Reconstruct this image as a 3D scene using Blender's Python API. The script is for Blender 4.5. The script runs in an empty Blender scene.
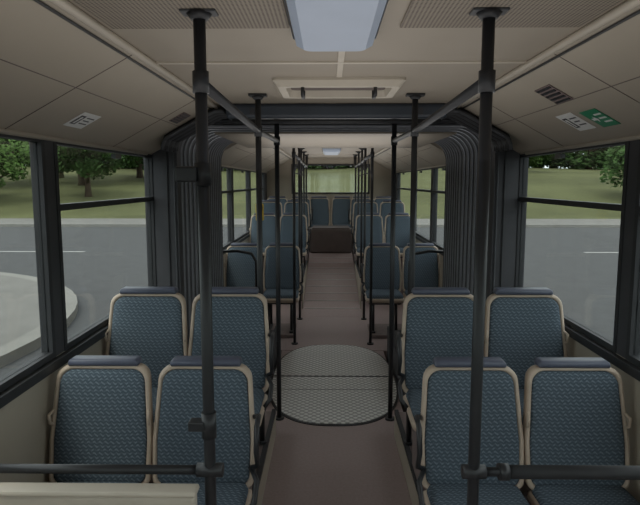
import bpy, bmesh, math, random
from mathutils import Vector, Matrix
random.seed(7)
D=bpy.data; S=bpy.context.scene
S.view_settings.view_transform='Standard'
S.view_settings.look='None'

# ------------------------------------------------------------ materials
def mat(name,col,rough=.6,var=.12,scale=8,metal=0,bump=0,bscale=200,emit=None,estr=0,spec=.4):
    m=D.materials.new(name); m.use_nodes=True
    nt=m.node_tree; b=nt.nodes['Principled BSDF']
    b.inputs['Roughness'].default_value=rough
    b.inputs['Metallic'].default_value=metal
    b.inputs['Specular IOR Level'].default_value=spec
    tc=nt.nodes.new('ShaderNodeTexCoord')
    n=nt.nodes.new('ShaderNodeTexNoise'); n.inputs['Scale'].default_value=scale; n.inputs['Detail'].default_value=5
    nt.links.new(tc.outputs['Object'],n.inputs['Vector'])
    r=nt.nodes.new('ShaderNodeValToRGB')
    r.color_ramp.elements[0].position=.3; r.color_ramp.elements[1].position=.7
    r.color_ramp.elements[0].color=[c*(1-var) for c in col]+[1]
    r.color_ramp.elements[1].color=[min(1,c*(1+var)) for c in col]+[1]
    nt.links.new(n.outputs['Fac'],r.inputs['Fac'])
    nt.links.new(r.outputs['Color'],b.inputs['Base Color'])
    if bump:
        n2=nt.nodes.new('ShaderNodeTexNoise'); n2.inputs['Scale'].default_value=bscale
        nt.links.new(tc.outputs['Object'],n2.inputs['Vector'])
        bp=nt.nodes.new('ShaderNodeBump'); bp.inputs['Strength'].default_value=bump; bp.inputs['Distance'].default_value=.002
        nt.links.new(n2.outputs['Fac'],bp.inputs['Height']); nt.links.new(bp.outputs['Normal'],b.inputs['Normal'])
    if emit:
        b.inputs['Emission Color'].default_value=list(emit)+[1]; b.inputs['Emission Strength'].default_value=estr
    return m
def N(nt,t,**k):
    n=nt.nodes.new(t)
    for a,v in k.items(): setattr(n,a,v)
    return n
def math_(nt,op,a,b=None,c=None):
    n=nt.nodes.new('ShaderNodeMath'); n.operation=op
    for i,v in enumerate((a,b,c)):
        if v is None: continue
        if isinstance(v,(int,float)): n.inputs[i].default_value=v
        else: nt.links.new(v,n.inputs[i])
    return n.outputs[0]

M_ceil=mat('ceiling_laminate',(.335,.29,.235),.55,.03,3)
M_panel=mat('side_panel_plastic',(.415,.365,.295),.55,.03,3)
M_wall=mat('wall_laminate',(.42,.37,.30),.6,.05,3)
M_trim=mat('light_trim',(.53,.475,.395),.45,.05)
M_black=mat('black_paint',(.026,.027,.03),.38,.1)
M_rubber=mat('black_rubber',(.028,.029,.032),.6,.1)
M_pillar=mat('pillar_grey',(.05,.05,.056),.6,.1)
M_floor=mat('floor_lino',(.33,.258,.25),.55,.08,60,bump=.1)
M_brown=mat('brown_vinyl',(.13,.105,.098),.6,.1)
M_shell=mat('seat_shell_cream',(.48,.39,.31),.45,.08,12)
M_handle=mat('seat_handle_blue_grey',(.085,.095,.135),.4,.1)
M_pod=mat('podium_panel',(.2,.155,.148),.6,.1,20)
M_steelgrey=mat('grey_metal',(.40,.37,.36),.5,.1,metal=.1)
M_beam=mat('beam_dark_blue',(.045,.055,.07),.35,.1)
M_bel=mat('bellows_fabric',(.07,.073,.08),.7,.15,20)
M_belL=mat('bellows_ridge',(.23,.24,.265),.55,.1,20)
M_white=mat('sticker_white',(.85,.85,.83),.4,.03)
M_green=mat('sticker_green',(.02,.26,.12),.4,.05)
M_yellow=mat('validator_yellow',(.65,.45,.03),.4,.05)
M_diff=mat('light_diffuser',(.30,.35,.44),.35,.03,emit=(.70,.82,1.0),estr=.06)
M_diffbase=mat('light_diffuser_rim',(.42,.44,.47),.4,.03)
M_road=mat('asphalt',(.070,.071,.072),.95,.08,3,bump=.2,spec=.1)
M_pave=mat('pavement',(.15,.145,.135),.9,.08,2,spec=.1)
M_kerb=mat('kerb_stone',(.19,.185,.17),.9,.08,2,spec=.1)
M_line=mat('road_paint',(.28,.28,.27),.8,.06,5,spec=.1)
M_bark=mat('bark',(.05,.036,.025),.9,.3,6,spec=.1)
M_leaf=mat('leaves',(.036,.070,.02),.8,.45,1.2,spec=.1)
M_leaf2=mat('leaves_light',(.055,.10,.024),.8,.4,1.2,spec=.1)
M_body=mat('bus_outer_paint',(.5,.48,.42),.4,.05)
M_grass=mat('grass',(.080,.085,.038),.95,.22,.25,spec=.1)

# seat fabric : diagonal woven moquette
M_fab=D.materials.new('seat_moquette'); M_fab.use_nodes=True
nt=M_fab.node_tree; b=nt.nodes['Principled BSDF']; b.inputs['Roughness'].default_value=.9
b.inputs['Specular IOR Level'].default_value=.15
tc=N(nt,'ShaderNodeTexCoord'); sp=N(nt,'ShaderNodeSeparateXYZ'); nt.links.new(tc.outputs['Object'],sp.inputs[0])
X=sp.outputs[0]; V=math_(nt,'ADD',sp.outputs[2],sp.outputs[1])
zz=math_(nt,'PINGPONG',X,.012)
v=math_(nt,'ADD',V,math_(nt,'MULTIPLY',zz,.8))
row=math_(nt,'FRACT',math_(nt,'MULTIPLY',v,1/.019))
band=math_(nt,'GREATER_THAN',row,.52)
a=math_(nt,'SINE',math_(nt,'MULTIPLY',math_(nt,'ADD',X,math_(nt,'MULTIPLY',V,.5)),2*math.pi/.026))
dots=math_(nt,'GREATER_THAN',a,.1)
mx=math_(nt,'MULTIPLY',band,dots)
fine=N(nt,'ShaderNodeTexNoise'); fine.inputs['Scale'].default_value=170; nt.links.new(tc.outputs['Object'],fine.inputs['Vector'])
f2=math_(nt,'MULTIPLY_ADD',fine.outputs['Fac'],.5,-.25)
fac=math_(nt,'ADD',math_(nt,'ADD',math_(nt,'MULTIPLY',mx,.5),math_(nt,'MULTIPLY',band,.2)),f2)
r=N(nt,'ShaderNodeValToRGB'); nt.links.new(fac,r.inputs[0])
r.color_ramp.elements[0].color=(.068,.092,.116,1); r.color_ramp.elements[1].color=(.19,.232,.272,1)
nt.links.new(r.outputs[0],b.inputs['Base Color'])

# perforated ceiling
M_perf=D.materials.new('perforated_ceiling'); M_perf.use_nodes=True
nt=M_perf.node_tree; b=nt.nodes['Principled BSDF']; b.inputs['Roughness'].default_value=.7
tc=N(nt,'ShaderNodeTexCoord'); sp=N(nt,'ShaderNodeSeparateXYZ'); nt.links.new(tc.outputs['Object'],sp.inputs[0])
def cell(o): return math_(nt,'ABSOLUTE',math_(nt,'SUBTRACT',math_(nt,'FRACT',math_(nt,'MULTIPLY',o,1/.012)),.5))
u,w=cell(sp.outputs[0]),cell(sp.outputs[1])
dd=math_(nt,'ADD',math_(nt,'MULTIPLY',u,u),math_(nt,'MULTIPLY',w,w))
r=N(nt,'ShaderNodeValToRGB'); nt.links.new(dd,r.inputs[0])
r.color_ramp.elements[0].position=.06; r.color_ramp.elements[1].position=.1
r.color_ramp.elements[0].color=(.05,.038,.03,1); r.color_ramp.elements[1].color=(.26,.22,.175,1)
nt.links.new(r.outputs[0],b.inputs['Base Color'])

# checker plate
M_plate=D.materials.new('tread_plate'); M_plate.use_nodes=True
nt=M_plate.node_tree; b=nt.nodes['Principled BSDF']; b.inputs['Roughness'].default_value=.5; b.inputs['Metallic'].default_value=.1
tc=N(nt,'ShaderNodeTexCoord'); sp=N(nt,'ShaderNodeSeparateXYZ'); nt.links.new(tc.outputs['Object'],sp.inputs[0])
A=math_(nt,'ADD',sp.outputs[0],sp.outputs[1]); B_=math_(nt,'SUBTRACT',sp.outputs[0],sp.outputs[1])
sa=math_(nt,'ABSOLUTE',math_(nt,'SINE',math_(nt,'MULTIPLY',A,math.pi/.06)))
sb=math_(nt,'ABSOLUTE',math_(nt,'SINE',math_(nt,'MULTIPLY',B_,math.pi/.06)))
mm=math_(nt,'MULTIPLY',sa,sb)
r=N(nt,'ShaderNodeValToRGB'); nt.links.new(mm,r.inputs[0])
r.color_ramp.elements[0].position=.12; r.color_ramp.elements[1].position=.6
r.color_ramp.elements[0].color=(.36,.36,.355,1); r.color_ramp.elements[1].color=(.74,.74,.72,1)
nt.links.new(r.outputs[0],b.inputs['Base Color'])
bp=N(nt,'ShaderNodeBump'); bp.inputs['Strength'].default_value=.5; bp.inputs['Distance'].default_value=.004
nt.links.new(mm,bp.inputs['Height']); nt.links.new(bp.outputs[0],b.inputs['Normal'])

# glass
M_glass=D.materials.new('window_glass'); M_glass.use_nodes=True
nt=M_glass.node_tree; nt.nodes.remove(nt.nodes['Principled BSDF'])
o=nt.nodes['Material Output']
t=N(nt,'ShaderNodeBsdfTransparent'); t.inputs[0].default_value=(.86,.89,.88,1)
g=N(nt,'ShaderNodeBsdfGlossy'); g.inputs['Roughness'].default_value=.05; g.inputs[0].default_value=(.8,.8,.8,1)
mxs=N(nt,'ShaderNodeMixShader'); mxs.inputs[0].default_value=.05
nt.links.new(t.outputs[0],mxs.inputs[1]); nt.links.new(g.outputs[0],mxs.inputs[2]); nt.links.new(mxs.outputs[0],o.inputs[0])

# ------------------------------------------------------------ mesh builder
class MB:
    def __init__(s): s.bm=bmesh.new(); s.mats=[]
    def mi(s,m):
        if m not in s.mats: s.mats.append(m)
        return s.mats.index(m)
    def face(s,vs,m,smooth=False):
        try: f=s.bm.faces.new(vs)
        except ValueError: return None
        f.material_index=s.mi(m); f.smooth=smooth; return f
    def box(s,x0,x1,y0,y1,z0,z1,m,bev=0):
        if x0>x1:x0,x1=x1,x0
        c=[s.bm.verts.new(p) for p in [(x0,y0,z0),(x1,y0,z0),(x1,y1,z0),(x0,y1,z0),(x0,y0,z1),(x1,y0,z1),(x1,y1,z1),(x0,y1,z1)]]
        fs=[s.face([c[i] for i in q],m) for q in [(3,2,1,0),(4,5,6,7),(0,1,5,4),(1,2,6,5),(2,3,7,6),(3,0,4,7)]]
        if bev:
            es=list({e for f in fs for e in f.edges})
            r=bmesh.ops.bevel(s.bm,geom=es,offset=bev,segments=2,affect='EDGES',profile=.5)
            for f in r['faces']: f.material_index=s.mi(m)
    def prism(s,prof,y0,y1,m):   # prof in xz
        a=[s.bm.verts.new((x,y0,z)) for x,z in prof]; b=[s.bm.verts.new((x,y1,z)) for x,z in prof]
        n=len(prof)
        s.face(a,m); s.face(b[::-1],m)
        for i in range(n): s.face([a[(i+1)%n],a[i],b[i],b[(i+1)%n]],m)
    def prismx(s,prof,x0,x1,m):   # prof in yz
        a=[s.bm.verts.new((x0,y,z)) for y,z in prof]; b=[s.bm.verts.new((x1,y,z)) for y,z in prof]
        n=len(prof)
        s.face(a,m); s.face(b[::-1],m)
        for i in range(n): s.face([a[(i+1)%n],a[i],b[i],b[(i+1)%n]],m)
    def tube(s,pts,r,m,seg=12,cap=True):
        pts=[Vector(p) for p in pts]; rings=[]
        up=None
        for i,p in enumerate(pts):
            if i==0: t=(pts[1]-p)
            elif i==len(pts)-1: t=(p-pts[i-1])
            else: t=((pts[i+1]-p).normalized()+(p-pts[i-1]).normalized())
            t.normalize()
            if up is None:
                up=t.orthogonal().normalized()
            else:
                up=(up-t*up.dot(t)).normalized()
            w=t.cross(up)
            rr=r[i] if isinstance(r,(list,tuple)) else r
            rings.append([s.bm.verts.new(p+(up*math.cos(2*math.pi*k/seg)+w*math.sin(2*math.pi*k/seg))*rr) for k in range(seg)])
        for a,b in zip(rings,rings[1:]):
            for k in range(seg): s.face([a[k],a[(k+1)%seg],b[(k+1)%seg],b[k]],m,True)
        if cap: s.face(rings[0][::-1],m); s.face(rings[-1],m)
    def rings(s,rs,m,closed=True,smooth=True,capfirst=False,caplast=False):
        R=[[s.bm.verts.new(p) for p in r] for r in rs]; n=len(R[0])
        for a,b in zip(R,R[1:]):
            for k in range(n if closed else n-1): s.face([a[k],a[(k+1)%n],b[(k+1)%n],b[k]],m,smooth)
        if capfirst: s.face(R[0][::-1],m,False)
        if caplast: s.face(R[-1],m,smooth)
        return R
    def mesh(s,name):
        bmesh.ops.recalc_face_normals(s.bm,faces=s.bm.faces)
        me=D.meshes.new(name); s.bm.to_mesh(me); s.bm.free()
        for m in s.mats: me.materials.append(m)
        return me
    def obj(s,name,loc=(0,0,0)):
        o=D.objects.new(name,s.mesh(name)); o.location=loc; S.collection.objects.link(o); return o
def inst(name,me,loc,rot=(0,0,0),sc=(1,1,1)):
    o=D.objects.new(name,me); o.location=loc; o.rotation_euler=rot; o.scale=sc; S.collection.objects.link(o); return o
def round_poly(cs,rad,seg=5):
    out=[]; n=len(cs)
    for i in range(n):
        p=Vector(cs[i]); a=Vector(cs[i-1])-p; b=Vector(cs[(i+1)%n])-p
        r=rad[i] if isinstance(rad,(list,tuple)) else rad
        a.normalize(); b.normalize()
        ang=a.angle(b); d=r/math.tan(ang/2)
        p0=p+a*d; p1=p+b*d; c=p+(a+b).normalized()*(r/math.sin(ang/2))
        v0=p0-c; v1=p1-c; tot=v0.angle(v1) if r>0 else 0
        sgn=1 if v0.x*v1.y-v0.y*v1.x>0 else -1
        for k in range(seg+1):
            t=tot*k/seg*sgn
            out.append((c.x+v0.x*math.cos(t)-v0.y*math.sin(t), c.y+v0.x*math.sin(t)+v0.y*math.cos(t)))
    return out

HW=1.28; CZ=2.18; SX=.75; WT=1.89; WB=.92
# ------------------------------------------------------------ floors
b=MB(); b.box(-HW,HW,-1.5,4.15,-.3,0,M_floor)
b.box(-.515,.515,4.15,5.75,-.12,-.004,M_floor)
b.box(-HW,HW,5.75,11.7,-.3,0,M_floor)
b.obj('floor')
cy=4.92
def disc(rx,ry,e=2.6):
    q=[]
    for k in range(96):
        t=2*math.pi*k/96; c_,s_=math.cos(t),math.sin(t)
        q.append((rx*math.copysign(abs(c_)**(2/e),c_),ry*math.copysign(abs(s_)**(2/e),s_)))
    return q
b=MB()
for rx,ry,z0,z1,m in ((.54,1.025,-.003,.006,M_rubber),(.525,1.0,.006,.011,M_plate)):
    q=disc(rx,ry)
    b.rings([[(x,y,z0) for x,y in q],[(x,y,z1) for x,y in q]],m,smooth=False,caplast=True)
b.box(-.52,.52,-.01,.01,.0112,.014,M_rubber)
b.box(-.51,.51,-.33,-.326,.0112,.0125,M_pillar)
b.obj('turntable_plate',(0,cy,0))
for sx in (-1,1):
    b=MB(); b.box(sx*.55,sx*1.03,4.17,5.73,-.12,.22,M_pillar,.01); b.box(sx*.55,sx*.58,4.17,5.73,.22,.26,M_rubber)
    b.obj('articulation_side_box')

# podiums + ramp
def rampz(y): return min(.45,max(0,(y-7.2)*.15))
for sx in (-1,1):
    b=MB()
    b.box(sx*.41,sx*(HW-.01),2.62,3.75,0,.17,M_pod,.008)
    b.box(sx*.40,sx*.425,2.61,3.76,.15,.18,M_rubber)
    b.box(sx*.40,sx*.412,2.62,3.75,0,.16,M_wall)
    b.obj('seat_podium')
    b=MB()
    b.box(sx*.40,sx*(HW-.01),8.2,9.35,0,.28,M_pod,.008)
    b.box(sx*.40,sx*(HW-.01),9.35,11.65,0,.45,M_pod,.008)
    b.box(sx*.385,sx*.40,7.7,9.35,0,.42,M_wall)
    b.box(sx*.38,sx*.405,7.7,9.35,.42,.44,M_rubber)
    b.obj('seat_podium')
b=MB()
b.prismx([(7.2,0),(10.2,.45),(11.65,.45),(11.65,0)],-.38,.38,M_floor)
for k in range(9):
    y=7.5+k*.3; z=rampz(y); b.prismx([(y,z),(y,z+.005),(y+.025,z+.005+.00375),(y+.025,z)],-.36,.36,M_steelgrey)
b.obj('aisle_ramp')
b=MB(); b.box(-.37,.37,10.2,10.8,.45,.88,M_brown,.03); b.box(-.33,.33,10.22,10.78,.88,.90,M_brown,.008); b.obj('bench_plinth')

# ------------------------------------------------------------ walls
def runs(y0,y1,wins):
    out=[];y=y0
    for a,c in wins: out.append((y,a)); y=c
    out.append((y,y1)); return out
W1=[(-1.35,.95),(1.05,2.52),(2.61,4.08)]
W2=[(5.95,7.4),(7.5,9.1),(9.2,11.2)]
for sx,nm in ((-1,'left'),(1,'right')):
    b=MB()
    for y0,y1,w in ((-1.5,4.15,W1),(5.75,11.7,W2)):
        b.box(sx*HW,sx*1.34,y0,y1,-.35,WB,M_wall)
        b.box(sx*HW,sx*1.34,y0,y1,WT,2.3,M_wall)
        for a,c in runs(y0,y1,w): b.box(sx*(HW-.004),sx*1.338,a,c,WB,WT,M_pillar)
        b.box(sx*(HW-.03),sx*HW,y0,y1,WB-.045,WB-.005,M_rubber)
    b.obj('wall_'+nm)
    b=MB()
    b.box(sx*(HW-.015),sx*HW,-1.5,2.6,0,.1,M_rubber); b.box(sx*(HW-.015),sx*HW,5.76,8.19,0,.1,M_rubber)
    b.obj('baseboard_'+nm)
wn=1
for sx in (-1,1):
    for w in W1+W2:
        a,c=w; b=MB(); f=.028; xi,xo=sx*(HW-.008),sx*(HW+.04)
        b.box(xi,xo,a,c,WB,WB+f,M_rubber); b.box(xi,xo,a,c,WT-f*.7,WT,M_rubber)
        b.box(xi,xo,a,a+f,WB+f,WT-f*.7,M_rubber); b.box(xi,xo,c-f,c,WB+f,WT-f*.7,M_rubber)
        if not (sx==-1 and w==W1[1]):
            b.box(xi,xo,a+f,c-f,1.57,1.60,M_rubber)
            m_=(a+c)/2; b.box(sx*(HW-.03),sx*(HW-.005),m_-.045,m_+.045,WT-.055,WT-.03,M_black)
        b.box(sx*(HW+.01),sx*(HW+.016),a+f,c-f,WB+f,WT-f*.7,M_glass)
        b.obj('window_%d'%wn); wn+=1
b=MB(); y0,y1=11.7,11.78
zb,zt=1.47,2.06
b.box(-1.34,1.34,y0,y1,-.35,zb,M_wall); b.box(-1.34,1.34,y0,y1,zt,2.3,M_wall)
b.box(-1.34,-.78,y0,y1,zb,zt,M_wall); b.box(.78,1.34,y0,y1,zb,zt,M_wall); b.obj('wall_far')
b=MB(); 
b.box(-.78,.78,y0-.02,y1,zb,zb+.03,M_rubber); b.box(-.78,.78,y0-.02,y1,zt-.03,zt,M_rubber)
b.box(-.78,-.75,y0-.02,y1,zb,zt,M_rubber); b.box(.75,.78,y0-.02,y1,zb,zt,M_rubber); b.box(-.75,.75,y0+.03,y0+.036,zb,zt,M_glass); b.obj('window_%d'%wn); wn+=1
b=MB(); b.box(-1.34,1.34,-1.58,-1.5,-.35,.7,M_wall); b.box(-1.34,1.34,-1.58,-1.5,2.05,2.3,M_wall)
b.box(-1.34,-1.2,-1.58,-1.5,.7,2.05,M_wall); b.box(1.2,1.34,-1.58,-1.5,.7,2.05,M_wall); b.obj('wall_near')
b=MB(); b.box(-1.2,1.2,-1.55,-1.545,.7,2.05,M_glass); b.box(-.03,.03,-1.57,-1.52,.7,2.05,M_rubber); b.obj('window_%d'%wn)

# ------------------------------------------------------------ ceiling
b=MB()
for y0,y1 in ((-1.5,4.15),(5.75,11.7)):
    b.box(-SX,SX,y0,y1,CZ,2.3,M_ceil)
    for sx in (-1,1):
        b.prism([(sx*SX,CZ),(sx*(HW),WT),(sx*HW,2.3),(sx*SX,2.3)],y0,y1,M_panel)
b.box(-1.34,1.34,-1.58,4.15,2.3,2.36,M_body); b.box(-1.34,1.34,5.75,11.78,2.3,2.36,M_body)
b.box(-.84,.84,4.10,5.80,2.035,2.045,M_ceil)
b.obj('ceiling')
def slope(sx,t,off=0):
    dx,dz=(HW-SX),(WT-CZ); L=math.hypot(dx,dz)
    return (sx*(SX+dx*t+off*dz/L), CZ+dz*t-off*dx/L)
tn=1
for sx in (-1,1):
    b=MB()
    for y0,y1 in ((-1.45,3.93),(5.95,11.65)):
        b.tube([(sx*SX,y0,CZ-.012),(sx*SX,y1,CZ-.012)],.014,M_trim)
        b.tube([(sx*(SX+.035),y0,CZ-.025),(sx*(SX+.035),y1,CZ-.025)],.005,M_black,6)
        x,z=slope(sx,.985,.004); b.tube([(x,y0,z),(x,y1,z)],.011,M_trim)
        x,z=slope(sx,.45,.0); b.tube([(x,y0,z),(x,y1,z)],.002,M_brown,6)
    for y in (1.15,2.2,3.3,7.2,8.8,10.4):
        p,q=slope(sx,.03,.0002),slope(sx,.97,.0002)
        b.tube([(p[0],y,p[1]),(q[0],y,q[1])],.002,M_brown,6)
    b.obj('trim_%d'%tn); tn+=1
b=MB(); b.box(-SX+.01,SX-.01,2.39,2.415,CZ-.006,CZ,M_trim); b.box(-SX+.01,SX-.01,2.415,2.422,CZ-.003,CZ,M_brown)
b.box(-.012,.012,2.06,2.39,CZ-.005,CZ,M_trim); b.box(-.012,.012,2.42,2.72,CZ-.005,CZ,M_trim)
for y in (7.3,8.0,10.2): b.box(-SX+.01,SX-.01,y,y+.03,CZ-.006,CZ,M_trim)
b.obj('trim_%d'%tn)
for sx in (-1,1):
    b=MB(); b.box(sx*.17,sx*.72,.35,1.86,CZ-.008,CZ-.001,M_perf); b.obj('perforated_ceiling_panel')
def fixture(y0,y1,xc=0):
    b=MB(); z=CZ
    h0,h1=.135,.098
    def rc(h,e,zz): return [(x+xc,y,zz) for x,y in round_poly([(-h,y0+e),(h,y0+e),(h,y1-e),(-h,y1-e)],.03,5)]
    b.rings([rc(h0,0,z),rc(h0,0,z-.015)],M_diffbase,smooth=False)
    b.rings([rc(h0-.006,.004,z-.015),rc(h0-.012,.012,z-.04),rc(h1,.05,z-.06)],M_diff,smooth=False,caplast=True)
    b.obj('ceiling_light')
fixture(.55,1.99,-.03); fixture(6.0,7.0); fixture(8.2,9.2)
b=MB(); y0,y1=2.74,3.16
def rct(h,e,zz): return [(x,y,zz) for x,y in round_poly([(-h,y0+e),(h,y0+e),(h,y1-e),(-h,y1-e)],.03,4)]
b.rings([rct(.31,0,CZ),rct(.31,0,CZ-.012),rct(.285,.02,CZ-.04),rct(.25,.05,CZ-.04),rct(.24,.06,CZ-.005)],M_trim,smooth=False)
b.rings([rct(.24,.06,CZ-.005),rct(.235,.065,CZ-.005)],M_brown,smooth=False,caplast=True)
for sx in (-1,1):
    b.tube([(sx*.17,y0+.04,CZ-.04),(sx*.17,y0+.04,CZ-.075),(sx*.17,y0+.14,CZ-.075),(sx*.17,y0+.14,CZ-.04)],.009,M_black,8)
b.obj('roof_hatch')
b=MB(); b.box(-.68,.68,3.62,3.98,2.09,CZ-.001,M_beam,.02); b.tube([(-.64,3.64,2.072),(.64,3.64,2.072)],.014,M_black)
for sx in (-1,1): b.box(sx*.5,sx*.53,3.612,3.63,2.11,2.15,M_pillar)
b.obj('articulation_beam')

# ------------------------------------------------------------ bellows + portals
def arch(hw,top,r,bot=-.12,seg=12):
    P=[];Nn=[]
    for k in range(6): z=bot+(top-r-bot)*k/6; P.append((-hw,z)); Nn.append((-1,0))
    for k in range(seg+1):
        a=math.pi-(math.pi/2)*k/seg; P.append((-hw+r+r*math.cos(a),top-r+r*math.sin(a))); Nn.append((math.cos(a),math.sin(a)))
    P2=[(-x,z) for x,z in P[::-1]]; N2=[(-x,z) for x,z in Nn[::-1]]
    return P+P2,Nn+N2
P,Nn=arch(1.10,2.10,.20)
def off(o,y): return [(p[0]+n[0]*o,y,p[1]+n[1]*o) for p,n in zip(P,Nn)]
b=MB(); n=14; y0,y1=4.165,5.755; st=(y1-y0)/n
for i in range(n):
    a=y0+i*st; e=-.03*(1-abs(2*i/(n-1)-1))
    b.rings([off(e,a),off(e-.010,a+.006),off(e-.010,a+.018),off(e,a+.024)],M_belL,closed=False,smooth=False)
    b.rings([off(e,a+.024),off(.10+e,a+st*.6),off(e+.0,a+st)],M_bel,closed=False,smooth=False)
b.obj('articulation_bellows')
for ya,yb,e in ((4.06,4.16,0),(5.76,5.86,.06)):
    b=MB()
    def outer(y):
        o=[]
        for p,nn in zip(P,Nn):
            k=.4; o.append((max(-1.27,min(1.27,p[0]+nn[0]*k)),y,min(2.17,p[1]+nn[1]*k)))
        return o
    b.rings([outer(ya),off(e,ya),off(e,yb),outer(yb)],M_pillar,closed=False,smooth=False)
    for i in range(2):
        b.tube(off(e+.02+.05*i,ya-.008),.006,M_rubber if i%2 else M_bel,6)
    b.obj('bellows_portal_frame')
for sx in (-1,1):
    b=MB()
    for i in range(7):
        y=3.68+i*.05
        pr=[]
        for k in range(11):
            a=math.pi/2*k/10
            x=.70+.39*math.sin(a); z=2.14-.24*(1-math.cos(a))
            pr.append((sx*x,y,min(z,slope(1,max(0,(x-SX)/(HW-SX)))[1]-.032)))
        b.tube(pr,[.012]*11,M_rubber if i%2 else M_bel,6)
        b.tube([(p_[0],y+.025,p_[2]+.012) for p_ in pr],[.015]*11,M_rubber,6)
    b.obj('bellows_corner_gusset')

# ------------------------------------------------------------ seats
KX=1.055
def seat_mesh(side,leg):
    b=MB()
    tilt=math.tan(math.radians(11))
    def bk(x,z,y):
        return (x, .19+(z-.40)*tilt+y-.018*(x/.2)**2, z)
    sh=round_poly([(-.207,.395),(.207,.395),(.211,.60),(.190,.925),(-.190,.925),(-.211,.60)],[.045,.045,.2,.06,.06,.2],5)
    cx,cz=0,.66
    def sc(o,i):
        return [((x)*(1-i/.2),cz+(z-cz)*(1-i/.265)) for x,z in o]
    def ring(o,y): return [bk(x,z,y) for x,z in o]
    b.rings([ring(sc(sh,.03),.055),ring(sc(sh,.006),.045),ring(sh,.02),ring(sh,-.008),ring(sc(sh,.006),-.018),ring(sc(sh,.015),-.018),ring(sc(sh,.018),-.004)],M_shell,capfirst=True,caplast=True)
    b.rings([ring(sc(sh,.0175),.0),ring(sc(sh,.020),-.018),ring(sc(sh,.030),-.027),ring(sc(sh,.06),-.032),ring(sc(sh,.12),-.032)],M_fab,caplast=True)
    zc=.937; yc=.19+(zc-.40)*tilt
    hp=round_poly([(-.150,.922),(.150,.922),(.142,.953),(-.142,.953)],[.008,.008,.015,.015],4)
    def hr(i,y): return [(x*(1-i/.16),yc+y-.012*(x/.2)**2,.938+(z-.938)*(1-i/.02)) for x,z in hp]
    b.rings([hr(.006,.045),hr(0,.036),hr(0,-.022),hr(.006,-.03)],M_handle,capfirst=True,caplast=True)
    cu=round_poly([(-.205,-.24),(.205,-.24),(.20,.20),(-.20,.20)],[.06,.06,.03,.03],5)
    def cr(i,z): 
        return [(x*(1-i/.2),-.02+(y+.02)*(1-i/.22),z+.02*(-y)) for x,y in cu]
    b.rings([cr(.05,.335),cr(.01,.345),cr(0,.365),cr(0,.385),cr(.006,.392),cr(.016,.392)],M_shell,capfirst=True,caplast=True)
    b.rings([cr(.014,.385),cr(.014,.405),cr(.022,.425),cr(.045,.437),cr(.10,.440)],M_fab,caplast=True)
    b.tube([(-.17,-.15,.33),(.17,-.15,.33)],.014,M_black,8); b.tube([(-.17,.14,.33),(.17,.14,.33)],.014,M_black,8)
    for x in (-.14,.14):
        b.tube([(x,-.2,.335),(x,.2,.335),(x,.225,.37),(x,.255,.5)],.013,M_black,8)
    if leg=='legs':
        for x in (-.12,.12):
            b.tube([(x,-.12,.33),(x,-.14,.02)],.014,M_black,8); b.tube([(x,.13,.33),(x,.16,.02)],.014,M_black,8)
            b.box(x-.02,x+.02,-.19,.2,0,.02,M_black,.004)
    else:
        b.box(-.15,.15,-.14,.17,0,.325,M_pod,.01)
    if side:
        x=side*.228
        b.tube([(side*.2,.16,.50),(x,.14,.52),(x,.10,.60),(x,.13,.70),(x,.20,.72),(side*.2,.235,.70)],.011,M_black,8)
        b.tube([(side*.2,.16,.50),(x,.10,.47),(x,.02,.42),(side*.19,.0,.37)],.011,M_black,8)
    else:
        k=.204
        for s2 in (-1,1):
            b.tube([(s2*.19,.23,.66),(s2*k,.2,.68),(s2*k,.19,.72),(s2*.19,.245,.74)],.007,M_shell,8)
    for v_ in b.bm.verts: v_.co.x*=KX
    return b.mesh('passenger_seat')
MS={}
for s_ in (-1,0,1):
    for l_ in ('legs','box'): MS[(s_,l_)]=seat_mesh(s_,l_)
def row(d,base,leg,xs=(-1.032,-.582,.582,1.032),zs=1):
    for x in xs:
        side= 0 if abs(x)>.9 or abs(x)<.3 else (1 if x<0 else -1)
        inst('passenger_seat',MS[(side,leg)],(x,d-.30,base),sc=(1,1,zs))
row(2.49,.0,'box',(-1.037,-.587,.572,1.022),zs=.975); row(3.15,.17,'box',(-1.037,-.587,.568,1.018)); row(6.76,.04,'legs'); row(8.95,.28,'box'); row(9.85,.45,'box')
row(11.25,.45,'box',(-1.03,-.59,.59,1.03),zs=1.03)
for x in (-.22,.23): inst('passenger_seat',MS[(0,'box')],(x-.005,11.25-.24,.45),sc=(.97,1,1.03))
for sx in (-1,1):
    b=MB(); b.box(sx*.42,sx*1.24,6.2,6.72,0,.04,M_pod,.005); b.obj('seat_plinth')
    b=MB(); b.tube([(sx*1.26,5.98,.98),(sx*1.0,5.99,.99),(sx*.85,6.0,.96),(sx*.80,6.0,.88),(sx*.80,6.0,0.02)],.015,M_black,10)
    b.tube([(sx*.80,6.0,.0),(sx*.80,6.0,.02)],.035,M_black,12); b.obj('grab_rail')

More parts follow.
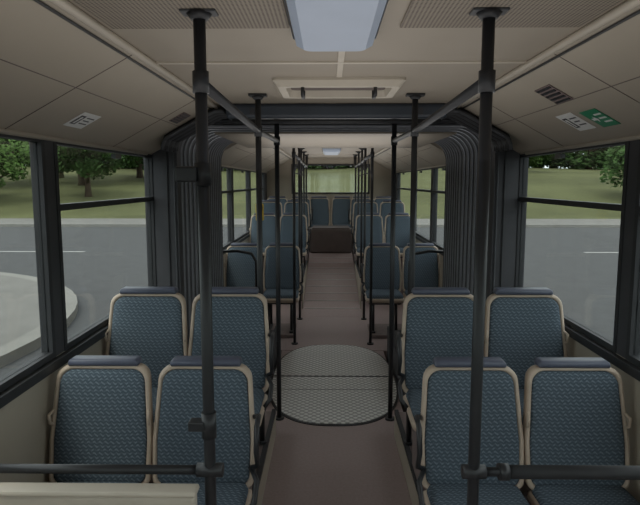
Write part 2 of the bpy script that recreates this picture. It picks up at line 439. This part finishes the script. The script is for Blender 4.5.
# ------------------------------------------------------------ poles
def pole(x,y,z0,z1=CZ,r=.0165,extras=None):
    b=MB(); z1-=.0005
    b.tube([(0,0,z0),(0,0,z1)],r,M_black,16)
    b.tube([(0,0,z1-.03),(0,0,z1-.012)],[r+.006,r+.02],M_black,16)
    b.box(-.05,.05,-.03,.03,z1-.014,z1,M_black,.004)
    b.tube([(0,0,z0),(0,0,z0+.015)],.035 if z0==0 else .028,M_black,16)
    b.tube([(0,0,1.95),(0,0,2.01)],r+.006,M_black,16)
    if extras=='L':
        b.box(-.075,-.012,-.03,.02,1.70,1.745,M_black,.006); b.tube([(0,0,1.69),(0,0,1.755)],r+.006,M_black,16)
        b.box(-.06,-.01,-.022,.02,.955,.985,M_black,.004); b.tube([(0,0,.93),(0,0,1.01)],r+.005,M_black,16)
    if extras=='V':
        b.box(-.05,.05,-.09,-.02,1.2,1.42,M_yellow,.01); b.box(-.04,.04,-.094,-.088,1.33,1.40,M_black)
    return b.obj('grab_pole',(x,y,0))
pole(-.41,1.68,0,r=.0175,extras='L'); pole(.395,1.68,0,r=.0175)
PX={-1:-.435,1:.425}
for sx in (-1,1):
    pole(PX[sx],3.25,.18); pole(sx*.40,4.02,0,z1=2.18)
    for y,z in ((5.98,0),(7.1,0)): pole(sx*.40,y,z,CZ,.015)
    for y,z in ((8.3,.28),(9.2,.28),(10.2,.45)): pole(sx*.43,y,z,CZ,.015)
pole(-.95,7.7,0,extras='V')
for sx in (-1,1):
    b=MB(); b.tube([(sx*.40-.01,1.68,1.98),(PX[sx],3.25,1.98),(sx*.40,4.02,1.98)],.016,M_black,14)
    b.obj('overhead_rail')
    b=MB(); b.tube([(sx*.40,5.98,1.98),(sx*.40,7.1,1.98),(sx*.43,8.3,1.98),(sx*.43,10.4,1.98),(sx*.43,10.6,2.0),(sx*.43,10.75,CZ-.001)],.016,M_black,14)
    for y,xx in ((6.6,.40),(7.7,.415),(8.75,.43)):
        b.tube([(sx*xx,y,1.98),(sx*xx,y,1.86)],.006,M_black,6)
        b.tube([(sx*xx-.03,y,1.80),(sx*xx+.03,y,1.80),(sx*xx+.012,y,1.87),(sx*xx-.012,y,1.87),(sx*xx-.03,y,1.80)],.007,M_black,6)
    b.obj('overhead_rail')
RZ=.825
b=MB(); b.tube([(-.41,1.68,RZ),(-1.27,1.68,RZ)],.0145,M_black,12); b.tube([(-.37,1.68,RZ),(-.45,1.68,RZ)],.022,M_black,12); b.tube([(-1.27,1.68,RZ),(-1.245,1.68,RZ)],.035,M_black,12); b.obj('cross_rail')
b=MB(); b.tube([(.395,1.68,RZ),(1.27,1.68,RZ)],.014,M_black,12); b.tube([(.50,1.68,RZ),(1.2,1.68,RZ)],.021,M_rubber,14)
b.tube([(.47,1.68,RZ),(.50,1.68,RZ)],.026,M_black,12); b.tube([(.36,1.68,RZ),(.43,1.68,RZ)],.022,M_black,12); b.tube([(1.245,1.68,RZ),(1.27,1.68,RZ)],.035,M_black,12); b.obj('cross_rail')
b=MB(); b.box(-1.27,-.44,1.60,1.64,.1,.78,M_trim,.01); b.box(-1.27,-.435,1.59,1.65,.78,.80,M_trim,.008)
b.box(-1.2,-1.16,1.61,1.63,0,.1,M_black); b.box(-.5,-.46,1.61,1.63,0,.1,M_black); b.obj('partition_panel')

# ------------------------------------------------------------ stickers + grilles
def onslope(name,sx,t,y,w,h,parts):
    x,z=slope(sx,t,.0015)
    p,q=slope(sx,0),slope(sx,1)
    up=Vector((p[0]-q[0],0,p[1]-q[1])).normalized()
    ex=Vector((0,1,0)) if sx<0 else Vector((0,-1,0))
    n=ex.cross(up)
    M=Matrix((ex,up,n)).transposed().to_4x4(); M.translation=Vector((x,y,z))
    b=MB(); parts(b,w,h); o=b.obj(name); o.matrix_world=M; return o
def st_white(b,w,h):
    b.box(-w/2,w/2,-h/2,h/2,0,.002,M_white)
    b.box(-w*.40,-w*.14,-h*.30,h*.30,.002,.003,M_black)
    b.tube([(-w*.27,h*.14,.003),(-w*.27,h*.14,.0036)],h*.09,M_white,12)
    b.box(-w*.31,-w*.23,-h*.24,h*.06,.003,.0036,M_white)
    for k in range(3): b.box(-w*.02,w*(.40-.08*(k%2)),h*(.22-.2*k)-h*.03,h*(.22-.2*k)+h*.03,.002,.0026,M_black)
def st_green(b,w,h):
    b.box(-w/2,w/2,-h/2,h/2,0,.002,M_green)
    b.box(-w*.40,-w*.2,-h*.06,h*.06,.002,.003,M_white)
    v=[b.bm.verts.new(p) for p in ((-w*.2,-h*.2,.003),(-w*.06,0,.003),(-w*.2,h*.2,.003))]; b.face(v,M_white)
    for k in range(3): b.box(w*.02,w*.42,h*(.22-.22*k)-h*.04,h*(.22-.22*k)+h*.04,.002,.003,M_white)
def gr(b,w,h):
    b.box(-w/2,w/2,-h/2,h/2,0,.004,M_pod)
    for k in range(5):
        yy=-h/2+h*(k+.5)/5; b.box(-w*.44,w*.44,yy-h*.05,yy+h*.05,.004,.007,M_black)
onslope('information_sticker',-1,.72,2.59,.18,.11,st_white)
onslope('information_sticker',1,.68,2.79,.17,.14,st_white)
onslope('emergency_exit_sticker',1,.70,2.57,.15,.13,st_green)
onslope('vent_grille',1,.34,2.60,.17,.12,gr)
onslope('vent_grille',-1,.34,3.5,.16,.10,gr)

# ------------------------------------------------------------ outside
GZ=-.38
def gz(x,y):
    yy=max(0,y-34); return GZ+.12+ (5.0*(1-math.exp(-yy/28))) + .25*math.sin(x*.13)*min(1,yy/10)
b=MB()
b.box(-140,140,-60,27,GZ-.1,GZ,M_road); b.obj('road')
b=MB(); b.box(-140,140,27,27.3,GZ-.1,GZ+.13,M_kerb); b.box(-140,140,27.3,31.5,GZ-.1,GZ+.12,M_pave); b.obj('far_pavement')
b=MB()
xs=[-140+i*5 for i in range(57)]; ys=[31.5+i*3 for i in range(36)]
G=[[b.bm.verts.new((x,y,gz(x,y))) for x in xs] for y in ys]
for i in range(len(ys)-1):
    for j in range(len(xs)-1): b.face([G[i][j],G[i][j+1],G[i+1][j+1],G[i+1][j]],M_grass,True)
b.obj('grass_field')
b=MB()
for x in [k*6.0+1.6 for k in range(-20,20)]: b.box(x,x+3.0,17.2,17.36,GZ,GZ+.006,M_line)
b.obj('road_marking')
b=MB(); cxx,cyy,RR=-9.7,7.0,6.0
def cir(r_,z_): return [(cxx+r_*math.cos(2*math.pi*k/64),cyy+r_*math.sin(2*math.pi*k/64),z_) for k in range(64)]
b.rings([cir(RR,GZ),cir(RR,GZ+.13),cir(RR-.25,GZ+.13)],M_kerb,smooth=False)
b.rings([cir(RR-.25,GZ+.13),cir(RR-.5,GZ+.13)],M_pave,smooth=False,caplast=True)
b.obj('pavement_island')
def tree_mesh(seed,leaf,low=False):
    rnd=random.Random(seed); b=MB()
    b.tube([(0,0,-.3),(0,0,.5),(.1,0,1.6),(.05,.1,2.8),(0,0,4.6)],[.40,.29,.23,.18,.06],M_bark,10)
    cl=[]
    for k in range(11):
        a=k*2.4+rnd.random(); L=1.5+rnd.random()*1.6; z0=1.3+k*.25; z1=z0+.5+rnd.random()*1.0
        e=(L*math.cos(a),L*math.sin(a),z1); b.tube([(.05,0,z0),(e[0]*.5,e[1]*.5,z0+.5),e],[.10,.07,.03],M_bark,6)
        cl.append((Vector(e),1.0+rnd.random()*.5))
    cl+= [(Vector((0,0,4.6)),1.7),(Vector((.9,-.4,3.8)),1.5),(Vector((-.9,.5,3.9)),1.5),(Vector((0,0,5.5)),1.2)]
    if low: cl+= [(Vector((1.5*math.cos(k*1.26),1.5*math.sin(k*1.26),1.0)),1.3) for k in range(5)]
    for c,r in cl:
        for i in range(230):
            v=Vector((rnd.gauss(0,1),rnd.gauss(0,1),rnd.gauss(0,1))).normalized()*r*(rnd.random()**.4)
            v.z*=.75; p=c+v
            u=Vector((rnd.gauss(0,1),rnd.gauss(0,1),rnd.gauss(0,.6))).normalized(); w=u.orthogonal().normalized(); s=.15+rnd.random()*.13
            b.face([b.bm.verts.new(p+u*s),b.bm.verts.new(p+w*s*.6),b.bm.verts.new(p-u*s),b.bm.verts.new(p-w*s*.6)],leaf)
    me=D.meshes.new('tree'); b.bm.to_mesh(me); b.bm.free()
    for m in b.mats: me.materials.append(m)
    return me
TM=[tree_mesh(1,M_leaf),tree_mesh(2,M_leaf2),tree_mesh(3,M_leaf),tree_mesh(4,M_leaf,True),tree_mesh(5,M_leaf2,True)]
pos=[(-17,41,0,.8),(-22.5,38,1,.75),(-20,47,2,.9),(-14.5,50,0,.8),(-26,45,1,.9),(-30,40,0,.8),(-24,52,1,1.),(-17.5,54,2,1.),(20.5,39,2,.8),(27,46,0,.9),(18.5,58,1,.9),(32,42,1,.9)]
for i in range(80):
    x=-110+i*2.75+random.uniform(-1.0,1.0); pos.append((x,random.uniform(66,84),3+random.randrange(2),random.uniform(1.0,1.4)))
for x,y,k,s_ in pos:
    inst('tree',TM[k],(x,y,gz(x,y)-.1),(0,0,random.random()*6),(s_,s_,s_))

# ------------------------------------------------------------ light
w=D.worlds.new('World'); S.world=w; w.use_nodes=True; nt=w.node_tree
bg=nt.nodes['Background']; tc=N(nt,'ShaderNodeTexCoord'); sp=N(nt,'ShaderNodeSeparateXYZ'); nt.links.new(tc.outputs['Generated'],sp.inputs[0])
r=N(nt,'ShaderNodeValToRGB'); nt.links.new(sp.outputs[2],r.inputs[0])
r.color_ramp.elements[0].position=0; r.color_ramp.elements[0].color=(.50,.56,.55,1)
r.color_ramp.elements[1].position=.4; r.color_ramp.elements[1].color=(.74,.76,.78,1)
nt.links.new(r.outputs[0],bg.inputs[0]); bg.inputs[1].default_value=2.9
sun=D.lights.new('sun','SUN'); sun.energy=1.6; sun.angle=.35; sun.color=(1,.95,.85)
so=D.objects.new('sun',sun); so.rotation_euler=(math.radians(22),math.radians(-18),0); S.collection.objects.link(so)
def uplight(y0,y1,z,p,wd=1.5):  # added fill light without a fixture, faces up to brighten the ceiling
    l=D.lights.new('ceiling_fill_light','AREA'); l.shape='RECTANGLE'; l.size=wd; l.size_y=y1-y0; l.energy=p; l.color=(1,.98,.95)
    o=D.objects.new('ceiling_fill_light',l); o.location=(0,(y0+y1)/2,z); o.rotation_euler=(math.pi,0,0); S.collection.objects.link(o)
uplight(-1.2,3.5,1.76,12.5); uplight(4.2,5.7,1.78,5,1.2); uplight(6.05,11.5,1.78,17)

# ------------------------------------------------------------ camera
c=D.cameras.new('camera'); c.sensor_width=36; c.lens=580/640*36; c.clip_start=.05; c.clip_end=500
co=D.objects.new('camera',c); co.location=(-.05,0,1.7); co.rotation_euler=(math.radians(90-6.9),0,math.radians(.79)); S.collection.objects.link(co); S.camera=co
